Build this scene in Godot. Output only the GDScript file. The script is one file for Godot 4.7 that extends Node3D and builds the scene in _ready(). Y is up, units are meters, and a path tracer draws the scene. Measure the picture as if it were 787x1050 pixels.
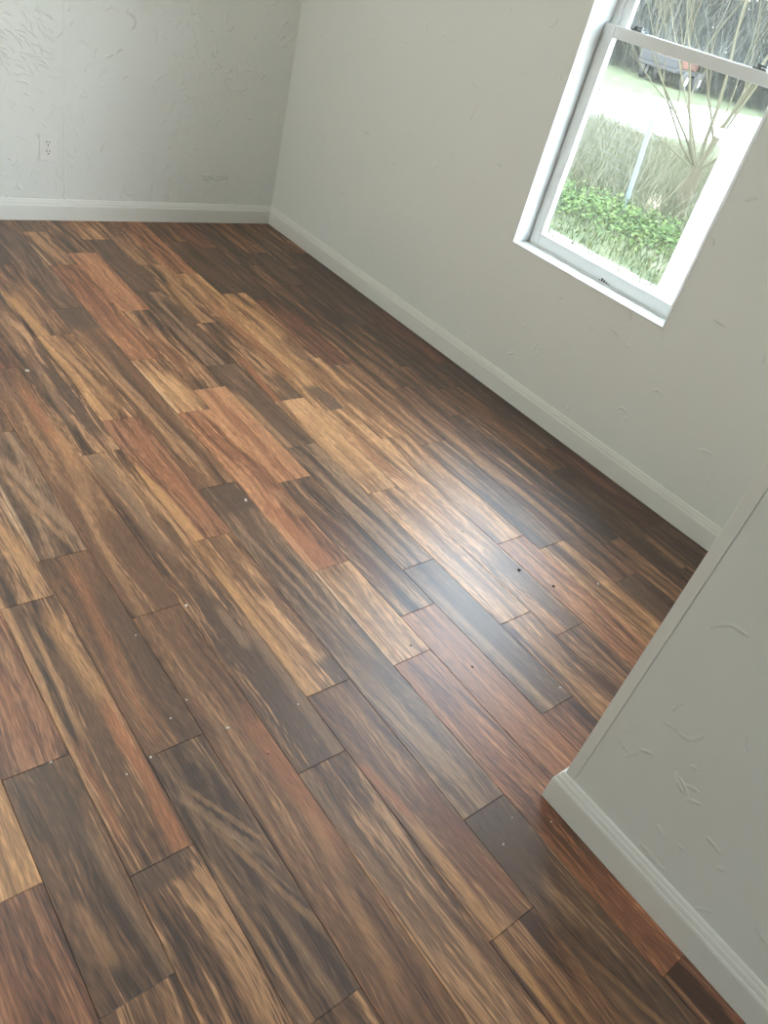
extends Node3D
# An empty room with a new plank floor, a double-hung window on the right and a partition corner in front.

const PITCH := 0.1268          # plank width
const ROW0_X := 0.7126         # left edge of row 0
const RUN := 1.2255            # joint spacing along a row
const Z_BACK := -3.77          # front of the back baseboard
const Z_NEAR := 1.2            # where the planks of the atlas end
const ROW_FIRST := -10
const ROW_COUNT := 24
const ATLAS_W := 2048
const ROW_H := 128
const WALL_R := 2.499          # plane of the right wall
const WALL_B := -3.784         # plane of the back wall
const STUB_X := 1.184          # plane of the partition
const STUB_Z := -0.343         # end of the partition
const FILL_LAMP := 1.25
const CEIL := 2.44
const LEFT := -1.7           # plane of the left wall, out of the frame
const GROUND := -0.5

var names := {}
var rng := RandomNumberGenerator.new()
var M := {}

# ---------------------------------------------------------------- helpers
class MB:
	var st := SurfaceTool.new()
	func _init():
		st.begin(Mesh.PRIMITIVE_TRIANGLES)
	func tri(a: Vector3, b: Vector3, c: Vector3, out: Vector3, uvs := []):
		var n := (c - a).cross(b - a)
		if n.length_squared() < 1e-16: return
		n = n.normalized()
		var p := [a, b, c]
		var q := uvs.duplicate()
		if n.dot(out) < 0.0:
			n = -n
			p = [a, c, b]
			if q.size() == 3: q = [uvs[0], uvs[2], uvs[1]]
		for i in 3:
			st.set_normal(n)
			st.set_uv(q[i] if q.size() == 3 else MB.planar(p[i], n))
			st.add_vertex(p[i])
	static func planar(p: Vector3, n: Vector3) -> Vector2:
		var a := n.abs()
		if a.x > a.y and a.x > a.z: return Vector2(p.z, -p.y)
		if a.y > a.z: return Vector2(p.x, p.z)
		return Vector2(p.x, -p.y)
	func quad(a: Vector3, b: Vector3, c: Vector3, d: Vector3, out: Vector3, uvs := []):
		if uvs.size() == 4:
			tri(a, b, c, out, [uvs[0], uvs[1], uvs[2]])
			tri(a, c, d, out, [uvs[0], uvs[2], uvs[3]])
		else:
			tri(a, b, c, out)
			tri(a, c, d, out)
	# box between two corners with chamfered edges
	func box(lo: Vector3, hi: Vector3, ch := 0.0, xf := Transform3D.IDENTITY):
		var c := (lo + hi) * 0.5
		var h := ((hi - lo) * 0.5).abs()
		var k: float = min(ch, min(h.x, min(h.y, h.z)) * 0.9)
		for ax in 3:
			for s in [-1.0, 1.0]:
				var u := (ax + 1) % 3
				var v := (ax + 2) % 3
				var pts := []
				for w in [[-1, -1], [1, -1], [1, 1], [-1, 1]]:
					var p := Vector3.ZERO
					p[ax] = s * h[ax]
					p[u] = w[0] * (h[u] - k)
					p[v] = w[1] * (h[v] - k)
					pts.append(xf * (c + p))
				var o := Vector3.ZERO
				o[ax] = s
				quad(pts[0], pts[1], pts[2], pts[3], xf.basis * o)
		if k <= 0.0: return
		for ax in 3:
			var u := (ax + 1) % 3
			var v := (ax + 2) % 3
			for su in [-1.0, 1.0]:
				for sv in [-1.0, 1.0]:
					var pts := []
					for w in [[-1, 0], [1, 0], [1, 1], [-1, 1]]:
						var p := Vector3.ZERO
						p[ax] = w[0] * (h[ax] - k)
						p[u] = su * (h[u] - (k if w[1] == 1 else 0.0))
						p[v] = sv * (h[v] - (0.0 if w[1] == 1 else k))
						pts.append(xf * (c + p))
					var o := Vector3.ZERO
					o[u] = su
					o[v] = sv
					quad(pts[0], pts[1], pts[2], pts[3], xf.basis * o)
		for sx in [-1.0, 1.0]:
			for sy in [-1.0, 1.0]:
				for sz in [-1.0, 1.0]:
					var s := Vector3(sx, sy, sz)
					tri(xf * (c + s * Vector3(h.x, h.y - k, h.z - k)), xf * (c + s * Vector3(h.x - k, h.y, h.z - k)), xf * (c + s * Vector3(h.x - k, h.y - k, h.z)), xf.basis * s)
	# smooth tube through points
	func tube(pts: Array, radii: Array, sides := 6, cap := false):
		var rings := []
		var n := pts.size()
		var ref := Vector3(0.31, 0.17, 0.93).normalized()
		for i in n:
			var d: Vector3 = (pts[min(i + 1, n - 1)] - pts[max(i - 1, 0)]).normalized()
			var a := d.cross(ref).normalized()
			if a.length() < 0.5: a = d.cross(Vector3.RIGHT).normalized()
			var b := d.cross(a)
			var ring := []
			for k in sides:
				var t := TAU * k / sides
				ring.append(a * cos(t) + b * sin(t))
			rings.append(ring)
		for i in n - 1:
			for k in sides:
				var k2 := (k + 1) % sides
				var a0: Vector3 = pts[i] + rings[i][k] * radii[i]
				var b0: Vector3 = pts[i] + rings[i][k2] * radii[i]
				var a1: Vector3 = pts[i + 1] + rings[i + 1][k] * radii[i + 1]
				var b1: Vector3 = pts[i + 1] + rings[i + 1][k2] * radii[i + 1]
				_sv(a0, rings[i][k], b0, rings[i][k2], b1, rings[i + 1][k2])
				_sv(a0, rings[i][k], b1, rings[i + 1][k2], a1, rings[i + 1][k])
		if cap:
			for e in [0, n - 1]:
				var d: Vector3 = (pts[0] - pts[1]) if e == 0 else (pts[n - 1] - pts[n - 2])
				for k in sides:
					tri(pts[e], pts[e] + rings[e][k] * radii[e], pts[e] + rings[e][(k + 1) % sides] * radii[e], d)
	func _sv(a, na, b, nb, c, nc):
		var n: Vector3 = (c - a).cross(b - a)
		var l := [[a, na], [b, nb], [c, nc]]
		if n.dot(na + nb + nc) < 0.0: l = [[a, na], [c, nc], [b, nb]]
		for e in l:
			st.set_normal(e[1])
			st.set_uv(Vector2(e[0].x + e[0].z, e[0].y))
			st.add_vertex(e[0])
	# a profile (offset from wall, height) run along a wall from a to b; out = direction away from the wall; cut = how far each end is mitred (+ grows with offset)
	func run_profile(prof: Array, a: Vector3, b: Vector3, out: Vector3, cut_a := 0.0, cut_b := 0.0):
		var d := (b - a).normalized()
		var pa := []
		var pb := []
		for p in prof:
			pa.append(a + out * p.x + Vector3.UP * p.y - d * (p.x * cut_a))
			pb.append(b + out * p.x + Vector3.UP * p.y + d * (p.x * cut_b))
		var mid := Vector3.UP * 0.04
		for i in prof.size() - 1:
			var e: Vector2 = prof[i + 1] - prof[i]
			var nrm := out * e.y - Vector3.UP * e.x
			quad(pa[i], pb[i], pb[i + 1], pa[i + 1], nrm)
		for i in range(1, prof.size() - 1):
			tri(pa[0], pa[i], pa[i + 1], -d)
			tri(pb[0], pb[i], pb[i + 1], d)
	func mesh() -> ArrayMesh:
		st.index()
		return st.commit()

func numbered(n: String) -> String:
	if not names.has(n):
		names[n] = 0
		return n
	names[n] += 1
	return "%s_%03d" % [n, names[n]]

func put(called: String, mesh: Mesh, mat: Material, parent: Node = null) -> MeshInstance3D:
	var o := MeshInstance3D.new()
	o.mesh = mesh
	o.material_override = mat
	o.cast_shadow = GeometryInstance3D.SHADOW_CASTING_SETTING_ON
	if parent == null:
		o.name = numbered(called)
		add_child(o)
	else:
		o.name = called
		parent.add_child(o, true)
	return o

func base(called: String, at := Vector3.ZERO, parent: Node = null) -> Node3D:
	var o := Node3D.new()
	o.position = at
	if parent == null:
		o.name = numbered(called)
		add_child(o)
	else:
		o.name = called
		parent.add_child(o, true)
	return o

func tag(o: Node, label: String, category: String, group := ""):
	o.set_meta("label", label)
	o.set_meta("category", category)
	if group != "": o.set_meta("group", group)

func structure(o: Node, label := ""):
	o.set_meta("kind", "structure")
	if label != "": o.set_meta("label", label)

func mat(c: Color, rough := 0.7, spec := 0.5, metal := 0.0) -> StandardMaterial3D:
	var m := StandardMaterial3D.new()
	m.albedo_color = c
	m.roughness = rough
	m.metallic_specular = spec
	m.metallic = metal
	return m

func rgb(r, g, b) -> Color:
	return Color(r / 255.0, g / 255.0, b / 255.0)

# ---------------------------------------------------------------- wood
# joints of every row: positions along the room that repeat every RUN
var JOINTS := {-10: [-0.2], -9: [-0.7, -0.1], -8: [-0.5], -7: [-0.95, -0.3], -6: [-0.3, -0.75], -5: [-0.70], -4: [-0.925, -0.45], -3: [-1.362, -0.635], -2: [-0.263, -0.847], -1: [-1.217], 0: [-0.666], 1: [-0.191, -0.827], 2: [-0.402], 3: [-0.811, -1.185], 4: [-0.352, -0.94], 5: [-0.515, -1.09], 6: [-1.43, -0.793], 7: [-0.688], 8: [-1.061, -0.464], 9: [-0.986, -0.38], 10: [-0.762], 11: [-0.913, -0.518], 12: [-0.704, -1.30], 13: [-0.2, -0.9]}

# colours of the print: shade, body and light of each kind of board
var KINDS := {
	"K": [rgb(71, 50, 38), rgb(106, 77, 58), rgb(156, 119, 90)],
	"B": [rgb(77, 50, 36), rgb(118, 81, 57), rgb(168, 123, 87)],
	"T": [rgb(93, 59, 39), rgb(152, 107, 72), rgb(205, 154, 109)],
	"O": [rgb(100, 61, 41), rgb(158, 103, 70), rgb(195, 138, 98)],
	"R": [rgb(73, 45, 33), rgb(116, 73, 52), rgb(162, 110, 79)],
	"M": [rgb(64, 44, 32), rgb(110, 76, 54), rgb(183, 136, 97)],
}
var INK := {
	"d": rgb(60, 43, 33), "D": rgb(93, 68, 53), "B": rgb(114, 79, 56), "W": rgb(170, 132, 101), "L": rgb(193, 143, 100),
	"G": rgb(197, 145, 96), "O": rgb(172, 109, 72), "R": rgb(125, 75, 53), "P": rgb(220, 182, 147),
}
# board at "row|far end": kind, lightness, contrast, then strokes [u0, v0, u1, v1, half width, ink, strength]; u runs from the left edge, v from the far end
var BOARDS := {
	"-5|-1.92": ["T", 0.05, 0.9, [[0.8, 0.55, 0.75, 1.0, 0.4, "G", 0.6]]],
	"-5|-0.70": ["R", -0.1, 0.8, [[0.2, 0.0, 0.4, 0.4, 0.1, "O", 0.5]]],
	"-4|-1.67": ["R", 0.15, 0.9, [[0.6, 0.3, 0.75, 0.7, 0.1, "L", 0.6], [0.35, 0.4, 0.5, 0.95, 0.12, "O", 0.5]]],
	"-4|-0.93": ["M", -0.2, 0.6, [[0.55, 0.0, 0.6, 0.5, 0.2, "D", 0.7], [0.28, 0.6, 0.36, 0.9, 0.09, "L", 0.55], [0.75, 0.3, 0.9, 1.0, 0.08, "W", 0.4]]],
	"-4|-0.45": ["M", 0.0, 0.8, []],
	"-3|-1.86": ["M", 0.2, 0.8, [[0.5, 0.1, 0.8, 0.9, 0.08, "L", 0.7], [0.9, 0.0, 0.95, 0.6, 0.05, "P", 0.6]]],
	"-3|-1.36": ["M", 0.0, 0.75, [[0.15, 0.0, 0.05, 0.75, 0.06, "L", 0.8], [0.4, 0.05, 0.3, 0.6, 0.05, "L", 0.8], [0.68, 0.05, 0.88, 0.5, 0.16, "G", 0.6], [0.9, 0.45, 0.82, 1.0, 0.13, "O", 0.85], [0.2, 0.55, 0.16, 0.92, 0.07, "O", 0.6], [0.55, 0.2, 0.5, 0.95, 0.1, "B", 0.6]]],
	"-3|-0.64": ["M", 0.1, 0.9, [[0.4, 0.0, 0.4, 0.1, 0.5, "D", 0.8], [0.7, 0.1, 0.6, 0.7, 0.08, "L", 0.6]]],
	"-2|-2.07": ["K", 0.1, 0.8, [[0.3, 0.15, 0.95, 0.9, 0.1, "W", 0.8], [0.15, 0.3, 0.75, 0.95, 0.06, "L", 0.6], [0.7, 0.0, 0.95, 0.5, 0.07, "W", 0.5], [0.04, 0.4, 0.04, 1.0, 0.04, "P", 0.7]]],
	"-2|-1.49": ["B", -0.1, 0.45, [[0.55, 0.05, 0.42, 0.62, 0.14, "O", 0.6], [0.3, 0.55, 0.3, 0.95, 0.06, "O", 0.55], [0.85, 0.2, 0.8, 1.0, 0.28, "D", 0.6]]],
	"-2|-0.85": ["K", -0.1, 0.8, [[0.1, 0.15, 0.9, 0.55, 0.07, "W", 0.55], [0.3, 0.15, 1.0, 0.5, 0.05, "L", 0.5], [0.35, 0.3, 1.0, 0.85, 0.06, "L", 0.55], [0.5, 0.35, 0.95, 0.7, 0.03, "P", 0.3], [0.1, 0.4, 0.15, 1.0, 0.05, "L", 0.6], [0.5, 0.6, 0.6, 1.0, 0.06, "W", 0.5]]],
	"-1|-2.44": ["B", 0.0, 0.5, [[0.75, 0.08, 0.8, 0.5, 0.14, "O", 0.7], [0.9, 0.3, 0.5, 0.72, 0.16, "L", 0.55], [0.42, 0.6, 0.2, 1.0, 0.07, "L", 0.5], [0.75, 0.65, 0.8, 1.0, 0.35, "B", 0.8]]],
	"-1|-1.22": ["B", -0.05, 0.5, [[0.9, 0.28, 0.8, 0.62, 0.2, "O", 0.75], [0.78, 0.5, 0.35, 0.85, 0.12, "L", 0.5], [0.4, 0.05, 0.2, 0.5, 0.05, "W", 0.45], [0.2, 0.3, 0.05, 0.6, 0.04, "L", 0.5]]],
	"0|-3.12": ["M", 0.15, 0.9, [[0.75, 0.55, 0.7, 0.95, 0.22, "D", 0.85], [0.5, 0.2, 0.4, 0.5, 0.12, "L", 0.5], [0.45, 0.5, 0.3, 0.9, 0.1, "W", 0.5]]],
	"0|-1.89": ["M", 0.05, 0.75, [[0.35, 0.0, 0.5, 0.45, 0.18, "W", 0.6], [0.75, 0.1, 0.7, 0.45, 0.14, "B", 0.5], [0.5, 0.5, 0.45, 1.0, 0.35, "D", 0.85], [0.55, 0.58, 0.62, 0.72, 0.1, "W", 0.6], [0.92, 0.6, 0.85, 1.0, 0.12, "W", 0.55]]],
	"0|-0.67": ["M", 0.1, 0.75, [[0.15, 0.0, 0.3, 0.5, 0.12, "W", 0.5], [0.6, 0.1, 0.5, 0.6, 0.16, "W", 0.35]]],
	"1|-3.28": ["B", 0.0, 0.9, [[0.05, 0.4, 0.25, 1.0, 0.13, "G", 0.9]]],
	"1|-2.64": ["T", 0.05, 1.0, [[0.08, 0.0, 0.2, 1.0, 0.1, "G", 0.8], [0.4, 0.1, 0.6, 0.9, 0.1, "L", 0.8], [0.75, 0.2, 0.85, 1.0, 0.12, "B", 0.7]]],
	"1|-2.05": ["R", 0.3, 0.8, [[0.05, 0.35, 0.2, 1.0, 0.12, "G", 0.95], [0.6, 0.1, 0.7, 0.9, 0.2, "O", 0.5]]],
	"1|-1.42": ["T", 0.05, 0.9, [[0.1, 0.1, 0.1, 1.0, 0.1, "G", 0.9], [0.3, 0.3, 0.35, 0.95, 0.06, "L", 0.8], [0.6, 0.0, 0.5, 0.5, 0.18, "B", 0.7], [0.85, 0.85, 0.85, 1.0, 0.3, "D", 0.8], [0.75, 0.3, 0.8, 0.85, 0.1, "B", 0.7]]],
	"1|-0.83": ["B", 0.05, 0.55, [[0.1, 0.3, 0.22, 0.6, 0.09, "O", 0.8], [0.2, 0.55, 0.12, 1.0, 0.1, "G", 0.8], [0.75, 0.4, 0.8, 0.95, 0.12, "R", 0.8], [0.5, 0.55, 0.5, 0.95, 0.2, "R", 0.45]]],
	"1|-0.19": ["B", 0.0, 1.0, [[0.1, 0.0, 0.1, 1.0, 0.09, "G", 0.8]]],
	"2|-3.77": ["K", -0.1, 0.6, [[0.6, 0.4, 0.5, 0.9, 0.05, "W", 0.5]]],
	"2|-2.85": ["B", 0.0, 0.6, [[0.5, 0.0, 0.6, 0.16, 0.6, "D", 0.9], [0.3, 0.3, 0.6, 0.95, 0.05, "W", 0.6], [0.1, 0.2, 0.3, 0.9, 0.05, "L", 0.6], [0.8, 0.25, 0.8, 0.9, 0.2, "B", 0.5]]],
	"2|-1.63": ["K", 0.1, 0.6, [[0.5, 0.0, 0.6, 0.13, 0.6, "D", 0.9], [0.2, 0.15, 0.6, 0.6, 0.05, "W", 0.7], [0.5, 0.2, 0.9, 0.65, 0.05, "L", 0.5], [0.35, 0.6, 0.5, 1.0, 0.1, "W", 0.5], [0.75, 0.65, 0.8, 1.0, 0.16, "D", 0.5]]],
	"2|-0.40": ["K", -0.1, 0.7, [[0.5, 0.0, 0.5, 0.16, 0.7, "D", 0.95], [0.2, 0.25, 0.8, 0.6, 0.05, "G", 0.5], [0.1, 0.3, 0.5, 0.9, 0.05, "G", 0.5]]],
	"3|-3.64": ["M", 0.3, 0.8, [[0.02, 0.2, 0.02, 1.0, 0.03, "P", 0.8]]],
	"3|-3.26": ["O", -0.1, 0.8, [[0.3, 0.2, 0.5, 0.8, 0.3, "R", 0.4]]],
	"3|-2.41": ["T", -0.1, 1.1, [[0.02, 0.0, 0.02, 1.0, 0.03, "P", 0.8], [0.15, 0.1, 0.3, 1.0, 0.12, "L", 0.7], [0.75, 0.2, 0.8, 0.9, 0.15, "L", 0.5]]],
	"3|-2.04": ["O", 0.05, 0.8, [[0.4, 0.05, 0.6, 0.4, 0.2, "R", 0.5], [0.75, 0.35, 0.7, 0.65, 0.2, "R", 0.6], [0.25, 0.6, 0.5, 1.0, 0.2, "O", 0.8], [0.7, 0.55, 0.85, 0.75, 0.12, "L", 0.6]]],
	"3|-1.19": ["T", 0.1, 0.8, [[0.02, 0.0, 0.02, 1.0, 0.03, "P", 0.8], [0.5, 0.1, 0.5, 0.9, 0.25, "W", 0.5]]],  # the wide pale stroke paints window glare into this board
	"3|-0.81": ["O", -0.15, 0.7, [[0.3, 0.05, 0.4, 0.5, 0.3, "R", 0.35], [0.6, 0.6, 0.65, 0.8, 0.25, "d", 0.55], [0.4, 0.7, 0.3, 1.0, 0.2, "R", 0.7]]],
	"3|0.04": ["R", -0.2, 0.8, [[0.1, 0.0, 0.05, 1.0, 0.04, "L", 0.6]]],
	"4|-3.39": ["O", 0.2, 0.5, []],
	"4|-2.80": ["M", 0.1, 0.9, [[0.3, 0.2, 0.4, 0.9, 0.2, "O", 0.5]]],
	"4|-2.17": ["O", 0.3, 0.5, [[0.9, 0.0, 0.92, 1.0, 0.08, "L", 0.6], [0.5, 0.0, 0.5, 1.0, 0.03, "R", 0.5], [0.75, 0.1, 0.75, 1.0, 0.03, "R", 0.4]]],
	"4|-1.58": ["M", 0.0, 0.8, [[0.3, 0.2, 0.4, 0.9, 0.2, "R", 0.5], [0.6, 0.3, 0.6, 1.0, 0.08, "W", 0.6]]],
	"4|-0.94": ["O", -0.05, 0.45, [[0.4, 0.0, 0.4, 1.0, 0.03, "R", 0.5], [0.7, 0.0, 0.7, 1.0, 0.03, "R", 0.5]]],
	"4|-0.35": ["R", -0.15, 0.6, []],
	"5|-3.54": ["K", -0.15, 0.5, []],
	"5|-2.97": ["K", 0.0, 0.8, [[0.2, 0.5, 0.3, 1.0, 0.08, "W", 0.5]]],
	"5|-2.32": ["K", 0.0, 0.6, [[0.15, 0.3, 0.15, 1.0, 0.08, "L", 0.7]]],
	"5|-1.74": ["K", 0.15, 0.8, [[0.2, 0.2, 0.5, 0.9, 0.06, "W", 0.7], [0.6, 0.2, 0.8, 1.0, 0.05, "W", 0.6]]],
	"5|-1.09": ["K", 0.0, 0.45, [[0.2, 0.1, 0.25, 1.0, 0.1, "W", 0.7], [0.7, 0.2, 0.7, 1.0, 0.3, "D", 0.6]]],
	"5|-0.52": ["R", -0.1, 0.7, [[0.5, 0.1, 0.5, 0.6, 0.1, "W", 0.4]]],
	"6|-3.77": ["M", 0.1, 0.7, []],
	"6|-3.24": ["M", 0.1, 0.9, [[0.5, 0.3, 0.3, 1.0, 0.13, "G", 0.7]]],
	"6|-2.66": ["M", 0.0, 0.9, [[0.3, 0.4, 0.1, 1.0, 0.12, "O", 0.8], [0.7, 0.7, 0.7, 1.0, 0.3, "D", 0.6]]],
	"6|-2.02": ["T", 0.25, 0.7, [[0.2, 0.2, 0.2, 0.9, 0.18, "L", 0.7], [0.7, 0.2, 0.6, 0.9, 0.15, "G", 0.5]]],
	"6|-1.43": ["T", 0.15, 0.8, [[0.4, 0.1, 0.4, 0.9, 0.16, "W", 0.5]]],
	"6|-0.79": ["T", -0.05, 0.8, [[0.35, 0.0, 0.3, 1.0, 0.07, "G", 0.6], [0.7, 0.2, 0.7, 1.0, 0.1, "B", 0.6]]],
	"7|-3.77": ["O", -0.1, 0.8, []],
	"7|-3.14": ["T", 0.2, 0.7, [[0.3, 0.2, 0.3, 0.8, 0.2, "O", 0.5], [0.6, 0.85, 0.7, 1.0, 0.3, "D", 0.8], [0.8, 0.3, 0.8, 0.8, 0.12, "G", 0.6]]],
	"7|-1.91": ["T", 0.2, 0.7, [[0.5, 0.7, 0.6, 1.0, 0.35, "D", 0.6], [0.3, 0.1, 0.35, 0.6, 0.15, "O", 0.4], [0.2, 0.85, 0.3, 1.0, 0.15, "O", 0.4]]],
	"7|-0.69": ["B", 0.0, 0.8, []],
	"8|-3.51": ["K", -0.2, 0.5, []],
	"8|-2.91": ["T", 0.05, 0.9, [[0.6, 0.2, 0.5, 0.7, 0.25, "G", 0.6], [0.4, 0.7, 0.5, 1.0, 0.25, "B", 0.8]]],
	"8|-2.29": ["T", 0.1, 0.8, [[0.5, 0.4, 0.5, 0.8, 0.25, "B", 0.6]]],
	"8|-1.69": ["T", 0.1, 0.7, [[0.4, 0.2, 0.4, 0.9, 0.2, "W", 0.5]]],
	"8|-1.06": ["O", 0.05, 0.7, [[0.5, 0.0, 0.5, 1.0, 0.05, "B", 0.5]]],
	"9|-3.44": ["K", -0.3, 0.5, []],
	"9|-2.83": ["R", -0.2, 0.6, []],
	"9|-2.21": ["B", 0.0, 0.7, [[0.3, 0.0, 0.4, 1.0, 0.08, "L", 0.6]]],
	"9|-1.61": ["K", 0.05, 0.7, [[0.3, 0.0, 0.3, 0.5, 0.12, "L", 0.6]]],
	"9|-0.99": ["T", 0.0, 0.8, [[0.3, 0.1, 0.5, 0.9, 0.08, "G", 0.6]]],
	"10|-3.77": ["K", -0.32, 0.7, []],  # from this row on, boards are darkened to paint shade by the right wall
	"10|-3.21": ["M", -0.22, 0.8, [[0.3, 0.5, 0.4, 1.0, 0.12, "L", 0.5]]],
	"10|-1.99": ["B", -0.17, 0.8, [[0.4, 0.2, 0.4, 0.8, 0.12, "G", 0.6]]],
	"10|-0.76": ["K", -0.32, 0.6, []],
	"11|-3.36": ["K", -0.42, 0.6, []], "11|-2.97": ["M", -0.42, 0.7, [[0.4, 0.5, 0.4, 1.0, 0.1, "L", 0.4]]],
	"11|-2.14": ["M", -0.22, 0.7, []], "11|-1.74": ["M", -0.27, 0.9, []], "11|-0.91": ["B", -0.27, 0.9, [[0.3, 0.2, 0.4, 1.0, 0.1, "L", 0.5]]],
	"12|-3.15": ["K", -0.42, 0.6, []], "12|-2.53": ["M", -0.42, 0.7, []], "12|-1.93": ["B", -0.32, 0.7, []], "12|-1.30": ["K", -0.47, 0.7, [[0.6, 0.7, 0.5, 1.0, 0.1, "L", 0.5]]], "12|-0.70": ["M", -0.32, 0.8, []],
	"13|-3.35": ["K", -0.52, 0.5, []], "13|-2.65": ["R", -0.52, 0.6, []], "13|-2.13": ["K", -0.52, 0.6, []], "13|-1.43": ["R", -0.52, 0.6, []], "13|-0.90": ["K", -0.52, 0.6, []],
}

var row_bytes := []
var n_warp: FastNoiseLite
var n_band: FastNoiseLite
var n_line: FastNoiseLite
var n_fine: FastNoiseLite

func noise(s: int, octaves := 1, kind := FastNoiseLite.TYPE_PERLIN) -> FastNoiseLite:
	var n := FastNoiseLite.new()
	n.seed = s
	n.frequency = 1.0
	n.noise_type = kind
	n.fractal_type = FastNoiseLite.FRACTAL_FBM if octaves > 1 else FastNoiseLite.FRACTAL_NONE
	n.fractal_octaves = octaves
	return n

func cuts(row: int) -> Array:
	var js := []
	for p in JOINTS[row]:
		for k in range(-5, 5):
			var z: float = p + k * RUN
			if z > Z_BACK + 0.07 and z < Z_NEAR - 0.07: js.append(z)
	js.sort()
	return [Z_BACK - 0.005] + js + [Z_NEAR]

func board(row: int, z0: float) -> Array:
	for k in BOARDS:
		var q: PackedStringArray = k.split("|")
		if int(q[0]) == row and absf(float(q[1]) - z0) < 0.03: return BOARDS[k]
	var h := absi(hash("%d %.2f" % [row, z0]))
	var kinds := ["K", "B", "T", "M", "R", "O"]
	return [kinds[h % 6], 0.0, 0.75, []]

func paint_row(i: int):
	var row := i + ROW_FIRST
	var zs := cuts(row)
	var buf := PackedByteArray()
	buf.resize(ATLAS_W * ROW_H * 3)
	var span := Z_NEAR - Z_BACK
	for b in zs.size() - 1:
		var z0: float = zs[b]
		var z1: float = zs[b + 1]
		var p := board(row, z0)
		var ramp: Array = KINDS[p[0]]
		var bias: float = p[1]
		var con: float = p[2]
		var h := absi(hash("%d/%.2f" % [row, z0]))
		var ox := float(h % 977) * 1.37
		var oy := float(h % 613) * 2.11
		var slant := (float(h % 17) / 17.0 - 0.5) * 0.4
		var wav := 0.08 + 0.16 * float(h % 7) / 7.0
		var x0 := int(clampf((z0 - Z_BACK) / span * ATLAS_W, 0, ATLAS_W))
		var x1 := int(clampf((z1 - Z_BACK) / span * ATLAS_W, 0, ATLAS_W))
		var c0: Color = ramp[0]
		var c1: Color = ramp[1]
		var c2: Color = ramp[2]
		for x in range(x0, x1):
			var z := Z_BACK + (x + 0.5) / ATLAS_W * span
			var v := (z - z0) / (z1 - z0)
			var near := []
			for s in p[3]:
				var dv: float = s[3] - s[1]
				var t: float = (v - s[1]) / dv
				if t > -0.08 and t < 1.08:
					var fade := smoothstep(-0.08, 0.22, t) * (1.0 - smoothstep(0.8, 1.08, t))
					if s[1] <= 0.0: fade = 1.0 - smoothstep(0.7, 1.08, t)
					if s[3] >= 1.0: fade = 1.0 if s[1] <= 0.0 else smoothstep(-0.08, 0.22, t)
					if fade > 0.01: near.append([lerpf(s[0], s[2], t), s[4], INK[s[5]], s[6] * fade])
			var drift := n_warp.get_noise_2d(z * 1.7 + oy, ox) * wav + slant * (v - 0.5)
			for y in ROW_H:
				var u := (y + 0.5) / ROW_H
				var w := u + drift + n_warp.get_noise_2d(z * 3.6 + ox, u * 2.2 + oy) * 0.09
				var a := n_band.get_noise_2d(w * 3.2 + ox, z * 1.3 + oy)
				var q := n_warp.get_noise_2d(w * 8.0 + oy, z * 1.1 + ox)
				var thin := smoothstep(0.86, 0.99, 1.0 - absf(q)) * smoothstep(-0.15, 0.3, a + 0.2)
				var e := n_band.get_noise_2d(w * 7.5 + oy, z * 5.2 + ox)
				var l := n_line.get_noise_2d(w * 24.0 + oy, z * 6.5 + ox)
				var f := n_fine.get_noise_2d(w * 60.0 + ox, z * 34.0)
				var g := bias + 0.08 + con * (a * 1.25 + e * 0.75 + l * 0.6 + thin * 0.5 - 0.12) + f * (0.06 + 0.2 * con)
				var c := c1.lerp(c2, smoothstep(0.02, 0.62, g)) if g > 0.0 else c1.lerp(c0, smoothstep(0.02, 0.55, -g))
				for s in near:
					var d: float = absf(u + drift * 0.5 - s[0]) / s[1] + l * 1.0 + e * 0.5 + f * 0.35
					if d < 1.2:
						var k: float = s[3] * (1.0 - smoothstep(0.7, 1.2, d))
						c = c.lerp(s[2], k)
				var lum := 1.0 + f * 0.16 + l * 0.13
				var o := (y * ATLAS_W + x) * 3
				buf[o] = int(clampf(c.r * lum * 255.0, 0, 255))
				buf[o + 1] = int(clampf(c.g * lum * 255.0, 0, 255))
				buf[o + 2] = int(clampf(c.b * lum * 255.0, 0, 255))
	row_bytes[i] = buf

func paint_wood() -> Array:
	n_warp = noise(11)
	n_band = noise(23, 2)
	n_line = noise(37, 2)
	n_fine = noise(51, 1)
	row_bytes.resize(ROW_COUNT)
	var job := WorkerThreadPool.add_group_task(paint_row, ROW_COUNT)
	WorkerThreadPool.wait_for_group_task_completion(job)
	var mats := []
	for half in 2:
		var all := PackedByteArray()
		for i in 12: all.append_array(row_bytes[half * 12 + i])
		var im := Image.create_from_data(ATLAS_W, ROW_H * 12, false, Image.FORMAT_RGB8, all)
		var tex := ImageTexture.create_from_image(im)
		var m := mat(Color(1, 1, 1), 0.46, 0.7)
		m.albedo_texture = tex
		m.heightmap_enabled = true
		m.heightmap_texture = tex
		m.heightmap_scale = 0.012
		mats.append(m)
	row_bytes.clear()
	return mats

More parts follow.
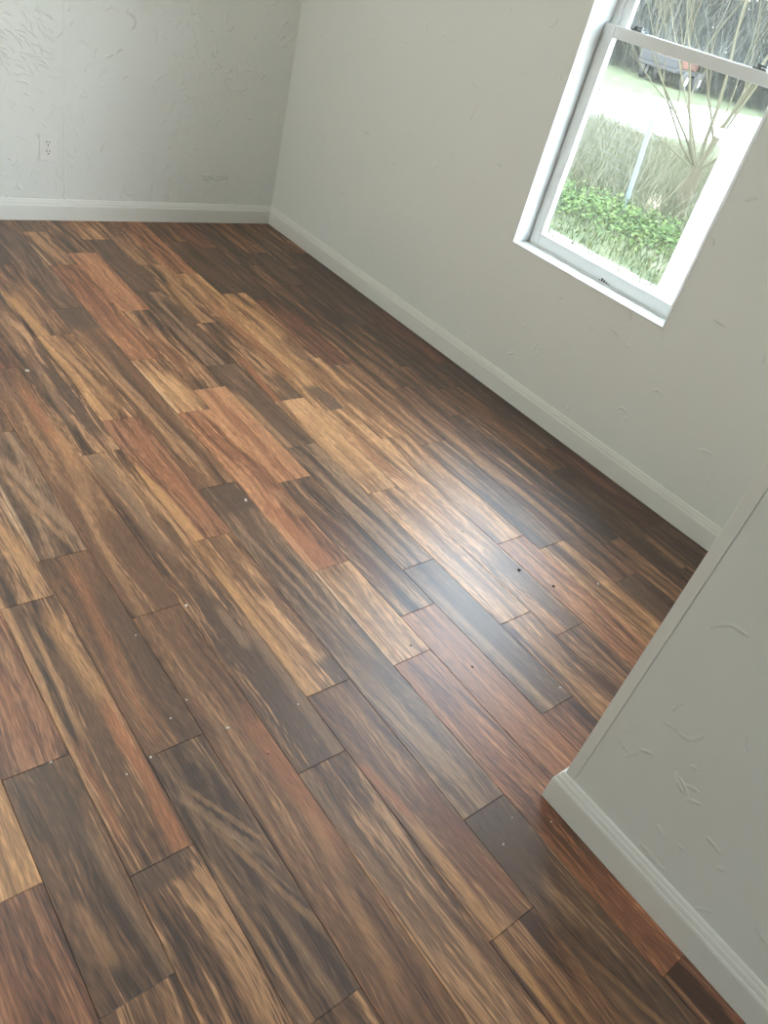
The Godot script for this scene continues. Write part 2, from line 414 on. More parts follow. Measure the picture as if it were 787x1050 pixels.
func plank_mesh(row: int, z0: float, z1: float) -> ArrayMesh:
	var b := MB.new()
	var x0 := ROW0_X + PITCH * row
	var x1 := x0 + PITCH
	if row == ROW_FIRST + ROW_COUNT - 1: x1 = WALL_R - 0.008
	var g := 0.00025
	var k := 0.0011
	var lo := Vector3(x0 + g, -0.006, z0 + g)
	var hi := Vector3(x1 - g, 0.0, z1 - g)
	var i := (row - ROW_FIRST) % 12
	var uv := func(p: Vector3) -> Vector2:
		return Vector2(clampf((p.z - Z_BACK) / (Z_NEAR - Z_BACK), 0.0005, 0.9995), (i + clampf((p.x - x0) / PITCH, 0.008, 0.992)) / 12.0)
	var t := [Vector3(lo.x + k, 0, lo.z + k), Vector3(hi.x - k, 0, lo.z + k), Vector3(hi.x - k, 0, hi.z - k), Vector3(lo.x + k, 0, hi.z - k)]
	var m := [Vector3(lo.x, -k, lo.z), Vector3(hi.x, -k, lo.z), Vector3(hi.x, -k, hi.z), Vector3(lo.x, -k, hi.z)]
	var c := (lo + hi) * 0.5
	b.quad(t[0], t[1], t[2], t[3], Vector3.UP, [uv.call(t[0]), uv.call(t[1]), uv.call(t[2]), uv.call(t[3])])
	for e in 4:
		var f := (e + 1) % 4
		var out: Vector3 = (m[e] + m[f]) * 0.5 - c
		out.y = 0
		b.quad(t[e], t[f], m[f], m[e], out.normalized() + Vector3.UP, [uv.call(t[e]), uv.call(t[f]), uv.call(m[f]), uv.call(m[e])])
		var d0: Vector3 = m[e]
		var d1: Vector3 = m[f]
		d0.y = -0.006
		d1.y = -0.006
		b.quad(m[e], m[f], d1, d0, out, [uv.call(m[e]), uv.call(m[f]), uv.call(d1), uv.call(d0)])
	return b.mesh()

func build_floor():
	var wood := paint_wood()
	var fl := base("floor")
	structure(fl, "brown wood plank floor with mixed tan, orange and grey boards")
	var s := MB.new()
	s.box(Vector3(LEFT - 0.1, -0.16, -3.9), Vector3(2.6, -0.0061, 3.3))
	put("subfloor", s.mesh(), mat(rgb(60, 48, 40), 0.9), fl)
	for i in ROW_COUNT:
		var row := i + ROW_FIRST
		var zs := cuts(row)
		for b in zs.size() - 1:
			if row >= 4 and zs[b] > STUB_Z + 0.1: continue          # under the partition
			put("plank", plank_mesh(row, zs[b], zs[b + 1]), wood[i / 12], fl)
	# the same boards go on beside and behind the camera, out of the frame
	var made := fl.get_children()
	for o in made:
		if o.name == "subfloor": continue
		var c: Vector3 = o.mesh.get_aabb().get_center()
		var e: Vector3 = o.mesh.get_aabb().end
		if c.x < ROW0_X + PITCH * (ROW_FIRST + 9) :
			put("plank", o.mesh, o.material_override, fl).position = Vector3(-9 * PITCH, 0, 0)
		if c.x < STUB_X - 0.05 and c.x > -0.4 and e.z < -1.75:
			put("plank", o.mesh, o.material_override, fl).position = Vector3(0, 0, Z_NEAR - Z_BACK + 0.005)

# ---------------------------------------------------------------- plaster relief
var trowel_rng := RandomNumberGenerator.new()

func stamp(h: PackedFloat32Array, n: int, cx: float, cy: float, length: float, angle: float, bend: float, width: float, height: float):
	# a curved ridge of plaster, in pixels
	var steps := int(max(4.0, length / max(0.6, width * 0.4)))
	var p := Vector2(cx, cy) - Vector2(cos(angle), sin(angle)) * length * 0.5
	var a := angle - bend * 0.5
	for i in steps + 1:
		var t := float(i) / steps
		var w := width * (0.35 + 0.65 * sin(PI * clampf(t * 0.9 + 0.08, 0, 1))) * (0.75 + 0.5 * trowel_rng.randf())
		var r := int(ceil(w * 2.0))
		var jx := int(p.x)
		var jy := int(p.y)
		for y in range(jy - r, jy + r + 1):
			for x in range(jx - r, jx + r + 1):
				var d := Vector2(x - p.x, y - p.y).length() / w
				if d < 2.0:
					var k := ((y % n + n) % n) * n + (x % n + n) % n
					h[k] = maxf(h[k], height * exp(-d * d * 1.4))
		p += Vector2(cos(a), sin(a)) * (length / steps)
		a += bend / steps

func relief(n: int, s: int, rough: float, marks: int, extra: Callable) -> ImageTexture:
	trowel_rng.seed = s
	var h := PackedFloat32Array()
	h.resize(n * n)
	var f1 := noise(s, 3)
	var f2 := noise(s + 1, 2)
	var f3 := noise(s + 2, 2)
	for y in n:
		for x in n:
			var u := x * 1.0 / n
			var v := y * 1.0 / n
			var k := f1.get_noise_2d(u * 22.0, v * 26.0)
			var area := smoothstep(-0.05, 0.35, f2.get_noise_2d(u * 5.0, v * 5.0))
			h[y * n + x] = 0.06 * f3.get_noise_2d(u * 9.0, v * 9.0) + rough * area * smoothstep(0.05, 0.16, k) * (0.35 + 0.3 * k)
	for i in marks:
		var c := Vector2(trowel_rng.randf(), trowel_rng.randf()) * n
		var l := trowel_rng.randf_range(0.006, 0.03) * n
		stamp(h, n, c.x, c.y, l, trowel_rng.randf() * TAU, trowel_rng.randf_range(-2.2, 2.2), trowel_rng.randf_range(1.1, 2.4), trowel_rng.randf_range(0.25, 0.6))
	extra.call(h, n)
	var bytes := PackedByteArray()
	bytes.resize(n * n)
	for i in n * n: bytes[i] = int(clampf(0.25 + h[i] * 0.7, 0, 1) * 255)
	return ImageTexture.create_from_image(Image.create_from_data(n, n, false, Image.FORMAT_L8, bytes))

func plaster(c: Color, tex: Texture2D, metres: float, at: Vector2, depth: float) -> StandardMaterial3D:
	var m := mat(c, 0.5, 0.4)
	m.heightmap_enabled = true
	m.heightmap_texture = tex
	m.heightmap_scale = depth
	m.uv1_scale = Vector3(1.0 / metres, 1.0 / metres, 1)
	m.uv1_offset = Vector3(-at.x / metres, at.y / metres, 0)
	return m

# ---------------------------------------------------------------- room
var TRIM := [Vector2(0, 0), Vector2(0.014, 0), Vector2(0.014, 0.066), Vector2(0.0125, 0.0715), Vector2(0.0105, 0.0735), Vector2(0.0100, 0.0790), Vector2(0.0085, 0.0845), Vector2(0.0060, 0.0870), Vector2(0.0055, 0.0915), Vector2(0.0035, 0.0955), Vector2(0, 0.0965)]

func build_room():
	var wall_color := rgb(231, 233, 228)
	# back wall: heavy trowel marks, a taped joint and a lump of plaster near the floor
	var back_tex := relief(1024, 5, 0.8, 760, func(h, n):
		var px: float = n / 2.0
		for i in 150:                                    # taped joint that runs up the wall
			stamp(h, n, (1.345 - 0.6) * px + trowel_rng.randf_range(-1.2, 1.2), n - i * 5.0, 9, PI / 2, 0.1, 1.5, 0.3)
		for i in 26:                                     # broken ridge of plaster left of the corner
			stamp(h, n, (2.13 - 0.6) * px + trowel_rng.randf_range(-34, 34), n - 0.235 * px + trowel_rng.randf_range(-7, 5), trowel_rng.randf_range(8, 20), trowel_rng.randf_range(-0.3, 0.3), 0.4, 3.0, 0.9)
		for i in 70:                                     # torn patch at the upper left
			stamp(h, n, (1.18 - 0.6) * px + trowel_rng.randf_range(-80, 60), n - 0.74 * px + trowel_rng.randf_range(-60, 60), trowel_rng.randf_range(8, 26), trowel_rng.randf() * 1.5, 0.8, 1.8, 0.55))
	var right_tex := relief(1024, 9, 0.12, 150, func(_h, _n): pass)
	var stub_tex := relief(1024, 14, 0.0, 14, func(h, n):
		# marks seen on the partition: z, y in metres, length, angle, bend
		for q in [[-0.259, 0.638, 0.035, -0.86, 0.5], [-0.233, 0.654, 0.035, -0.16, 0.5], [-0.238, 0.446, 0.026, -1.29, 0.8], [-0.229, 0.399, 0.029, -0.35, 0.2], [-0.203, 0.403, 0.026, -0.22, -0.6], [-0.184, 0.418, 0.033, -1.11, -0.4], [-0.275, 0.275, 0.027, 0.28, 0.3], [-0.254, 0.275, 0.036, -1.1, 0.6], [-0.237, 0.308, 0.024, -0.58, 0.3], [-0.158, 0.311, 0.037, 0.73, -0.6], [-0.145, 0.309, 0.041, 0.57, 0.4], [-0.136, 0.322, 0.028, -0.44, 0.4], [-0.12, 0.301, 0.026, -0.61, 0.2], [-0.155, 0.363, 0.01, -0.22, 0.2], [-0.13, 0.114, 0.031, 0.01, 0.3], [-0.103, 0.11, 0.042, -0.1, 0.3], [-0.091, 0.11, 0.018, -0.64, 0.2], [-0.087, 0.192, 0.01, -0.2, 0.1], [-0.05, 0.257, 0.034, 0.18, 0.3], [-0.016, 0.228, 0.015, -0.79, 0.1], [-0.114, 0.487, 0.024, 1.03, 0.3], [0.088, 0.19, 0.022, 0.76, -0.8], [0.106, 0.181, 0.024, 0.11, -0.8], [0.08, 0.217, 0.039, -1.39, 0.6], [0.01, 0.117, 0.03, -0.86, 0.3], [-0.13, 0.184, 0.024, 0.52, 0.2]]:
			stamp(h, n, (q[0] + 0.6) / 1.2 * n, n - q[1] / 1.2 * n, q[2] / 1.2 * n, q[3], q[4], 3.4, 0.8))
	M.back = plaster(wall_color, back_tex, 2.0, Vector2(0.6, 0.0), 0.8)
	M.right = plaster(wall_color, right_tex, 2.0, Vector2(0.3, 0.0), 0.9)
	M.stub = plaster(wall_color, stub_tex, 1.2, Vector2(-0.6, 0.0), 0.28)
	M.flat = mat(wall_color, 0.6, 0.4)
	M.trim = mat(rgb(232, 232, 226), 0.32, 0.5)
	M.vinyl = mat(rgb(230, 232, 230), 0.3, 0.5)
	M.black = mat(rgb(24, 24, 26), 0.5)

	var b := MB.new()
	b.box(Vector3(LEFT - 0.14, -0.16, WALL_B - 0.14), Vector3(WALL_R + 0.14, CEIL + 0.1, WALL_B))
	structure(put("wall_back", b.mesh(), M.back), "white plastered back wall with rough trowel marks")

	# right wall, four pieces round the window opening
	var y0 := 0.592
	var y1 := 2.11
	var za := -2.031
	var zb := -1.264
	b = MB.new()
	var xo := WALL_R + 0.128
	b.box(Vector3(WALL_R, -0.16, WALL_B), Vector3(xo, y0, 3.34))
	b.box(Vector3(WALL_R, y1, WALL_B), Vector3(xo, CEIL + 0.1, 3.34))
	b.box(Vector3(WALL_R, y0, WALL_B), Vector3(xo, y1, za))
	b.box(Vector3(WALL_R, y0, zb), Vector3(xo, y1, 3.34))
	structure(put("wall_right", b.mesh(), M.right), "white wall with sparse trowel marks around the window")
	build_window(y0, y1, za, zb)

	# partition: a boxed-out corner
	b = MB.new()
	b.box(Vector3(STUB_X, -0.16, STUB_Z + 0.0262), Vector3(WALL_R + 0.01, CEIL + 0.1, 3.3), 0.0006)
	b.box(Vector3(STUB_X + 0.003, -0.16, STUB_Z + 0.0008), Vector3(WALL_R + 0.01, CEIL + 0.1, STUB_Z + 0.06))
	var stub := put("wall_partition", b.mesh(), M.stub)
	structure(stub, "white partition wall with a square outer corner")
	b = MB.new()
	b.box(Vector3(STUB_X - 0.0004, 0.05, STUB_Z), Vector3(STUB_X + 0.02, CEIL, STUB_Z + 0.0240), 0.0008)
	put("corner_bead", b.mesh(), M.trim, stub)

	# walls out of the frame; the doorway is invented, added to let in more light
	b = MB.new()
	b.box(Vector3(LEFT - 0.14, -0.16, WALL_B), Vector3(LEFT, CEIL + 0.1, 3.34))
	structure(put("wall_left", b.mesh(), M.flat), "plain white wall opposite the window")
	b = MB.new()
	b.box(Vector3(LEFT - 0.14, -0.16, 3.2), Vector3(0.62, CEIL + 0.1, 3.34))
	b.box(Vector3(1.1, -0.16, 3.2), Vector3(WALL_R + 0.14, CEIL + 0.1, 3.34))
	b.box(Vector3(0.62, 2.08, 3.2), Vector3(1.1, CEIL + 0.1, 3.34))
	b.box(Vector3(0.62, -0.16, 3.2), Vector3(1.1, 0.0, 3.34))
	structure(put("wall_front", b.mesh(), M.flat), "plain white wall with an unseen doorway added for more light")
	b = MB.new()
	b.box(Vector3(LEFT - 0.14, CEIL, -3.92), Vector3(WALL_R + 0.14, CEIL + 0.16, 3.34))
	structure(put("ceiling", b.mesh(), M.flat), "flat white ceiling")
	b = MB.new()
	b.box(Vector3(LEFT - 0.6, CEIL + 0.17, -4.4), Vector3(WALL_R + 0.6, CEIL + 0.3, 3.8), 0.01)  # unseen slab, added so its eaves cut sky light on the window reveal
	structure(put("added_roof", b.mesh(), mat(rgb(110, 108, 104), 0.9)), "unseen overhead slab with eaves added to shade the window")

	# baseboards
	b = MB.new()
	b.run_profile(TRIM, Vector3(LEFT, 0.0015, WALL_B), Vector3(WALL_R, 0.0015, WALL_B), Vector3(0, 0, 1), 0, -1)
	structure(put("baseboard_back", b.mesh(), M.trim), "white moulded baseboard along the back wall")
	b = MB.new()
	b.run_profile(TRIM, Vector3(WALL_R, 0.0015, WALL_B), Vector3(WALL_R, 0.0015, STUB_Z), Vector3(-1, 0, 0), -1, 0)
	structure(put("baseboard_right", b.mesh(), M.trim), "white moulded baseboard below the window")
	var pb := base("baseboard_partition")
	structure(pb, "white moulded baseboard round the partition corner")
	b = MB.new()
	b.run_profile(TRIM, Vector3(STUB_X, 0.0015, STUB_Z), Vector3(STUB_X, 0.0015, 3.2), Vector3(-1, 0, 0), 1, 0)
	put("board", b.mesh(), M.trim, pb)
	b = MB.new()
	b.run_profile(TRIM, Vector3(STUB_X, 0.0015, STUB_Z), Vector3(WALL_R, 0.0015, STUB_Z), Vector3(0, 0, -1), 1, 0)
	put("return_board", b.mesh(), M.trim, pb)

func build_window(y0: float, y1: float, za: float, zb: float):
	var w := base("window_1", Vector3.ZERO)
	structure(w, "white vinyl double-hung window looking out on a yard")
	var b := MB.new()
	var xi := WALL_R - 0.002
	var xr := WALL_R + 0.088
	var t := 0.012
	# lining of the opening, a hair proud of the wall
	b.box(Vector3(xi, y0 - 0.004, za - 0.004), Vector3(xr + 0.039, y0 + 0.004, zb + 0.004), 0.0015)
	b.box(Vector3(xi, y1 - 0.004, za - 0.004), Vector3(xr + 0.039, y1 + 0.004, zb + 0.004), 0.0015)
	b.box(Vector3(xi, y0, za - 0.004), Vector3(xr + 0.039, y1, za + 0.004), 0.0015)
	b.box(Vector3(xi, y0, zb - 0.004), Vector3(xr + 0.039, y1, zb + 0.004), 0.0015)
	put("jamb_lining", b.mesh(), M.vinyl, w)
	# main frame with a parting stop between the two tracks
	b = MB.new()
	var a := za + 0.004
	var c := zb - 0.004
	var lo := y0 + 0.004
	var hi := y1 - 0.004
	for q in [[xr + 0.030, xr + 0.040, 0.03], [xr + 0.039, xr + 0.062, 0.008]]:
		b.box(Vector3(q[0], lo, a), Vector3(q[1], hi, a + q[2]), 0.0015)
		b.box(Vector3(q[0], lo, c - q[2]), Vector3(q[1], hi, c), 0.0015)
		b.box(Vector3(q[0], hi - q[2], a + q[2]), Vector3(q[1], hi, c - q[2]), 0.0015)
		b.box(Vector3(q[0], lo, a + q[2]), Vector3(q[1], lo + 0.016, c - q[2]), 0.0015)
	b.box(Vector3(xr - 0.006, lo, a), Vector3(xr + 0.03, lo + 0.006, c), 0.0015)
	put("frame", b.mesh(), M.vinyl, w)
	# lower sash (inside track) and upper sash (outside track)
	var mid_lo := 1.343
	var mid_hi := 1.381
	sash(w, "lower_sash", xr, xr + 0.030, lo + 0.006, mid_hi, a + 0.003, c - 0.003, 0.050, 0.046, mid_hi - mid_lo)
	sash(w, "upper_sash", xr + 0.041, xr + 0.061, mid_lo + 0.002, hi - 0.009, a + 0.009, c - 0.009, 0.058, 0.036, 0.05)
	# sash locks on the meeting rail
	for z in [za + 0.14, zb - 0.14]:
		b = MB.new()
		b.box(Vector3(xr + 0.004, mid_hi, z - 0.024), Vector3(xr + 0.026, mid_hi + 0.006, z + 0.024), 0.002)
		b.tube([Vector3(xr + 0.015, mid_hi + 0.004, z - 0.008), Vector3(xr + 0.015, mid_hi + 0.015, z - 0.008)], [0.010, 0.008], 10, true)
		b.box(Vector3(xr + 0.010, mid_hi + 0.008, z - 0.012), Vector3(xr + 0.020, mid_hi + 0.014, z + 0.020), 0.002)
		var l := put("sash_lock", b.mesh(), mat(rgb(96, 100, 100), 0.4), w)
		l.set_meta("label", "small grey cam lock")
	# small black smudged scrap caught under the bottom rail
	b = MB.new()
	for i in 5:
		b.box(Vector3(xr - 0.0015, lo + 0.0045, -1.64 + i * 0.011), Vector3(xr + 0.0005, lo + 0.0085 + 0.003 * ((i * 3) % 4), -1.633 + i * 0.011), 0.0005)
	put("weatherstrip_scrap", b.mesh(), M.black, w)

func sash(w: Node3D, called: String, x0: float, x1: float, y0: float, y1: float, za: float, zb: float, stile: float, bottom: float, top: float):
	var s := base(called, Vector3.ZERO, w)
	var b := MB.new()
	b.box(Vector3(x0, y0, za), Vector3(x1, y1, za + stile), 0.002)
	put("stile", b.mesh(), M.vinyl, s)
	b = MB.new()
	b.box(Vector3(x0, y0, zb - stile), Vector3(x1, y1, zb), 0.002)
	put("stile", b.mesh(), M.vinyl, s)
	b = MB.new()
	b.box(Vector3(x0, y0, za + stile), Vector3(x1, y0 + bottom, zb - stile), 0.002)
	put("bottom_rail", b.mesh(), M.vinyl, s)
	b = MB.new()
	b.box(Vector3(x0, y1 - top, za + stile), Vector3(x1, y1, zb - stile), 0.002)
	put("top_rail", b.mesh(), M.vinyl, s)
	b = MB.new()
	b.box(Vector3((x0 + x1) * 0.5 - 0.002, y0 + bottom - 0.004, za + stile - 0.004), Vector3((x0 + x1) * 0.5 + 0.002, y1 - top + 0.004, zb - stile + 0.004))
	put("pane", b.mesh(), M.glass, s)

func build_outlet():
	var o := base("electrical_outlet", Vector3(1.271, 0.331, WALL_B + 0.0015))
	tag(o, "white duplex electrical outlet on the rough plastered wall", "outlet")
	var m := mat(rgb(234, 235, 230), 0.3)
	var b := MB.new()
	b.box(Vector3(-0.0385, -0.061, 0), Vector3(0.0385, 0.061, 0.006), 0.003)
	put("cover_plate", b.mesh(), m, o)
	for s in [-1.0, 1.0]:
		b = MB.new()
		var cy: float = s * 0.0195
		var pts := []
		for k in 20:
			var t := TAU * k / 20
			pts.append(Vector2(clampf(cos(t) * 0.0172, -0.0172, 0.0172), clampf(sin(t) * 0.0172, -0.0142, 0.0142)))
		for k in 20:
			var p: Vector2 = pts[k]
			var q: Vector2 = pts[(k + 1) % 20]
			b.tri(Vector3(0, cy, 0.0075), Vector3(p.x, cy + p.y, 0.0075), Vector3(q.x, cy + q.y, 0.0075), Vector3(0, 0, 1))
			b.quad(Vector3(p.x, cy + p.y, 0.0075), Vector3(q.x, cy + q.y, 0.0075), Vector3(q.x, cy + q.y, 0.005), Vector3(p.x, cy + p.y, 0.005), Vector3(p.x + q.x, p.y + q.y, 0))
		var r := put("receptacle", b.mesh(), m, o)
		b = MB.new()
		b.box(Vector3(-0.0078, cy - 0.001, 0.0074), Vector3(-0.0050, cy + 0.009, 0.0077))
		b.box(Vector3(0.0050, cy - 0.001, 0.0074), Vector3(0.0078, cy + 0.007, 0.0077))
		b.tube([Vector3(0, cy - 0.0085, 0.0074), Vector3(0, cy - 0.0085, 0.0077)], [0.003, 0.003], 10, true)
		put("slots", b.mesh(), M.black, r)
	b = MB.new()
	b.tube([Vector3(0, 0, 0.005), Vector3(0, 0, 0.0072)], [0.003, 0.0026], 10, true)
	put("screw", b.mesh(), mat(rgb(200, 200, 196), 0.4, 0.5, 0.4), o)

# crumbs of paint and plaster left on the floor: x, z, size
func build_crumbs():
	var white := mat(rgb(232, 226, 214), 0.8)
	var pink := mat(rgb(190, 140, 120), 0.8)
	var dark := mat(rgb(40, 32, 28), 0.8)
	var list := CRUMBS
	for q in list:
		var b := MB.new()
		rng.seed = int(q[0] * 1000) + int(q[1] * 77)
		var s: float = q[2]
		var xf := Transform3D(Basis.from_euler(Vector3(rng.randf_range(-0.2, 0.2), rng.randf() * TAU, rng.randf_range(-0.2, 0.2))), Vector3(0, s * 0.32, 0))
		b.box(Vector3(-s * 0.6, -s * 0.3, -s * 0.42), Vector3(s * 0.6, s * 0.3, s * 0.42), s * 0.22, xf)
		var kind: String = q[3]
		var o := put("paint_chip" if kind == "w" else ("plaster_crumb" if kind == "p" else "dark_crumb"), b.mesh(), white if kind == "w" else (pink if kind == "p" else dark))
		o.position = Vector3(q[0], 0.0, q[1])
		if kind == "w": tag(o, "tiny white paint chip lying on the plank floor", "paint chip", "paint chips on the floor")
		elif kind == "p": tag(o, "tiny pinkish plaster crumb lying on the brown planks", "crumb")
		else: tag(o, "tiny dark crumb lying on the glossy planks", "crumb", "dark crumbs on the floor")

var CRUMBS := [[0.637, -0.835, 0.007, "w"], [0.684, -0.740, 0.007, "p"], [0.729, -2.407, 0.011, "w"], [1.075, -1.532, 0.009, "w"], [0.295, -0.922, 0.005, "w"], [0.466, -0.844, 0.005, "w"], [0.542, -0.913, 0.004, "w"], [0.593, -0.942, 0.004, "w"], [0.572, -1.163, 0.004, "w"], [0.409, -0.830, 0.004, "w"], [1.066, -0.352, 0.004, "w"], [1.004, -0.318, 0.004, "w"], [1.140, -0.299, 0.004, "w"], [1.459, -0.551, 0.005, "w"], [1.178, -0.845, 0.005, "d"], [1.284, -0.714, 0.005, "d"], [1.702, -0.939, 0.008, "d"], [1.656, -1.156, 0.004, "d"], [1.755, -0.838, 0.007, "d"], [1.913, -0.783, 0.006, "w"], [0.810, -0.819, 0.004, "w"], [0.720, -1.204, 0.007, "w"]]

# invented flush ceiling lamp above the frame, added to brighten the walls
func build_fill_lamp():
	var o := base("added_ceiling_lamp", Vector3(-0.1, CEIL, -2.5))
	tag(o, "unseen round white ceiling lamp with a frosted dome, added to brighten the room", "lamp")
	var b := MB.new()
	b.tube([Vector3(0, 0, 0), Vector3(0, -0.025, 0)], [0.19, 0.18], 28, true)
	put("mount", b.mesh(), M.trim, o)
	b = MB.new()
	var pts := []
	var rad := []
	for k in 9:
		var t := k / 8.0 * PI / 2
		pts.append(Vector3(0, -0.025 - 0.08 * sin(t), 0))
		rad.append(0.165 * cos(t) + 0.001)
	b.tube(pts, rad, 28)
	var gm := mat(rgb(250, 248, 242), 0.4)
	gm.emission_enabled = true
	gm.emission = Color(0.98, 0.99, 0.97)
	gm.emission_energy_multiplier = 1.5
	put("dome", b.mesh(), gm, o)
	var l := OmniLight3D.new()
	l.name = "fill_light"
	l.light_color = Color(0.975, 0.985, 0.965)
	l.light_energy = FILL_LAMP
	l.light_size = 0.16
	l.omni_range = 12.0
	l.omni_attenuation = 2.0
	l.shadow_enabled = true
	l.position = Vector3(0, -0.28, 0)
	o.add_child(l)

# ---------------------------------------------------------------- outdoors
func multi(called: String, mesh: Mesh, m: Material, xs: Array, cols: Array) -> MultiMeshInstance3D:
	var mm := MultiMesh.new()
	mm.transform_format = MultiMesh.TRANSFORM_3D
	mm.use_colors = true
	mm.mesh = mesh
	mm.instance_count = xs.size()
	for i in xs.size():
		mm.set_instance_transform(i, xs[i])
		mm.set_instance_color(i, cols[i])
	var o := MultiMeshInstance3D.new()
	o.multimesh = mm
	o.material_override = m
	o.name = numbered(called)
	o.set_meta("kind", "stuff")
	add_child(o)
	return o

func blade(bend: float) -> ArrayMesh:
	var b := MB.new()
	var prev := [Vector3(-0.5, 0, 0), Vector3(0.5, 0, 0)]
	for i in range(1, 4):
		var t := i / 3.0
		var w := 0.5 * (1.0 - t * t) + 0.02
		var c := Vector3(0, t, bend * t * t)
		var cur := [c + Vector3(-w, 0, 0), c + Vector3(w, 0, 0)]
		b.quad(prev[0], prev[1], cur[1], cur[0], Vector3(0, 0.3, 1))
		prev = cur
	return b.mesh()

func lin(c: Color) -> Color:
	return c.srgb_to_linear()

func grow(b: MB, p: Vector3, d: Vector3, length: float, r: float, depth: int, spread: float):
	var pts := [p]
	var rad := [r]
	var n := 4
	for i in n:
		d = (d + Vector3(rng.randf_range(-1, 1), rng.randf_range(-0.5, 0.7), rng.randf_range(-1, 1)) * 0.13).normalized()
		p += d * length / n
		pts.append(p)
		rad.append(r * (1.0 - 0.45 * (i + 1) / n))
	b.tube(pts, rad, 6 if r > 0.02 else 4)
	if depth <= 0: return
	var kids := 3 if depth > 1 else 4
	for k in kids:
		var at: Vector3 = pts[n] if k == 0 else pts[rng.randi_range(1, n)]
		var nd := (d + Vector3(rng.randf_range(-1, 1), rng.randf_range(-0.35, 0.6), rng.randf_range(-1, 1)) * spread).normalized()
		grow(b, at, nd, length * rng.randf_range(0.55, 0.8), r * 0.52, depth - 1, spread)

func build_outdoors():
	rng.seed = 77
	# ground
	var gn := NoiseTexture2D.new()
	gn.width = 512
	gn.height = 512
	gn.seamless = true
	var fn := noise(3, 4)
	fn.frequency = 0.02
	gn.noise = fn
	var gr := Gradient.new()
	gr.offsets = PackedFloat32Array([0.2, 0.5, 0.8])
	gr.colors = PackedColorArray([rgb(46, 54, 34), rgb(62, 66, 46), rgb(82, 80, 64)])
	gn.color_ramp = gr
	var gm := mat(Color(1, 1, 1), 0.95, 0.2)
	gm.albedo_texture = gn
	gm.uv1_scale = Vector3(0.25, 0.25, 1)
	var b := MB.new()
	b.box(Vector3(-60, GROUND - 0.3, -80), Vector3(90, GROUND, 60))
	structure(put("ground", b.mesh(), gm), "weedy grass ground outside the house")
	var gv := gm.duplicate()
	var gr2 := Gradient.new()
	gr2.offsets = PackedFloat32Array([0.2, 0.55, 0.85])
	gr2.colors = PackedColorArray([rgb(96, 91, 82), rgb(112, 107, 98), rgb(128, 124, 116)])
	var gn2: NoiseTexture2D = gn.duplicate()
	gn2.color_ramp = gr2
	gv.albedo_texture = gn2
	gv.uv1_scale = Vector3(0.6, 0.6, 1)
	b = MB.new()
	b.box(Vector3(2.66, GROUND, -9), Vector3(6.75, GROUND + 0.012, 3), 0.005)
	structure(put("path", b.mesh(), gv), "pale bare earth along the house wall")
	var rd := mat(rgb(160, 158, 152), 0.9, 0.3)
	b = MB.new()
	b.box(Vector3(-20, GROUND, -17.2), Vector3(80, GROUND + 0.02, -10.7), 0.01)
	structure(put("driveway", b.mesh(), rd), "wide pale concrete driveway crossing behind the weeds")

	# grass, weeds and ivy: nobody could count them
	var vm := mat(Color(1, 1, 1), 0.8, 0.2)
	vm.vertex_color_use_as_albedo = true
	vm.backlight_enabled = true
	vm.backlight = Color(0.5, 0.5, 0.4)
	var bl := blade(0.35)
	var xs := []
	var cs := []
	for i in 40000:
		var x := rng.randf_range(6.2, 15.0)
		var z := rng.randf_range(-11.0, -2.5)
		var edge := smoothstep(6.2, 7.1, x + rng.randf_range(-0.3, 0.3))
		if rng.randf() > edge: continue
		var green := x < 9.3 + rng.randf_range(-0.8, 0.8)
		var hgt := rng.randf_range(0.03, 0.10) if green else rng.randf_range(0.15, 0.42)
		var wd := rng.randf_range(0.008, 0.018) if green else rng.randf_range(0.006, 0.014)
		var bs := Basis.from_euler(Vector3(rng.randf_range(-0.4, 0.4), rng.randf() * TAU, rng.randf_range(-0.4, 0.4))) * Basis.from_scale(Vector3(wd, hgt, hgt))
		xs.append(Transform3D(bs, Vector3(x, GROUND, z)))
		var c := rgb(44, 56, 30).lerp(rgb(78, 78, 52), rng.randf()) if green else rgb(50, 58, 36).lerp(rgb(88, 82, 64), rng.randf())
		cs.append(lin(c))
	tag(multi("grass", bl, vm, xs, cs), "green grass and dry weeds covering the yard outside", "grass")
	xs = []
	cs = []
	for i in 4200:
		var x := rng.randf_range(8.6, 15.0)
		var z := rng.randf_range(-11.0, -4.0)
		var hgt := rng.randf_range(0.35, 0.85)
		var bs := Basis.from_euler(Vector3(rng.randf_range(-0.75, 0.75), rng.randf() * TAU, rng.randf_range(-0.75, 0.75))) * Basis.from_scale(Vector3(rng.randf_range(0.005, 0.010), hgt, hgt * 0.5))
		xs.append(Transform3D(bs, Vector3(x, GROUND, z)))
		cs.append(lin(rgb(60, 62, 44).lerp(rgb(112, 106, 92), rng.randf())))
	tag(multi("dry_weed_stalks", blade(0.5), vm, xs, cs), "tall dry straw-coloured weed stalks beside the fence", "weeds")
	var lf := MB.new()
	lf.quad(Vector3(0, 0, 0), Vector3(0.5, 0.15, 0.45), Vector3(0, 0.05, 1), Vector3(-0.5, 0.15, 0.45), Vector3.UP)
	xs = []
	cs = []
	for i in 4200:
		var t := rng.randf()
		var x := 7.6 + rng.randfn() * 0.5 + 1.2 * t
		var z := -6.6 + 2.6 * t + rng.randfn() * 0.25
		var bs := Basis.from_euler(Vector3(rng.randf_range(-0.9, 0.3), rng.randf() * TAU, 0)) * Basis.from_scale(Vector3.ONE * rng.randf_range(0.025, 0.06))
		xs.append(Transform3D(bs, Vector3(x, GROUND + rng.randf_range(0.01, 0.22) * (0.25 + 0.75 * absf(sin(t * 9.0 + x * 2.0))), z)))
		cs.append(lin(rgb(40, 58, 26).lerp(rgb(80, 92, 48), rng.randf())))
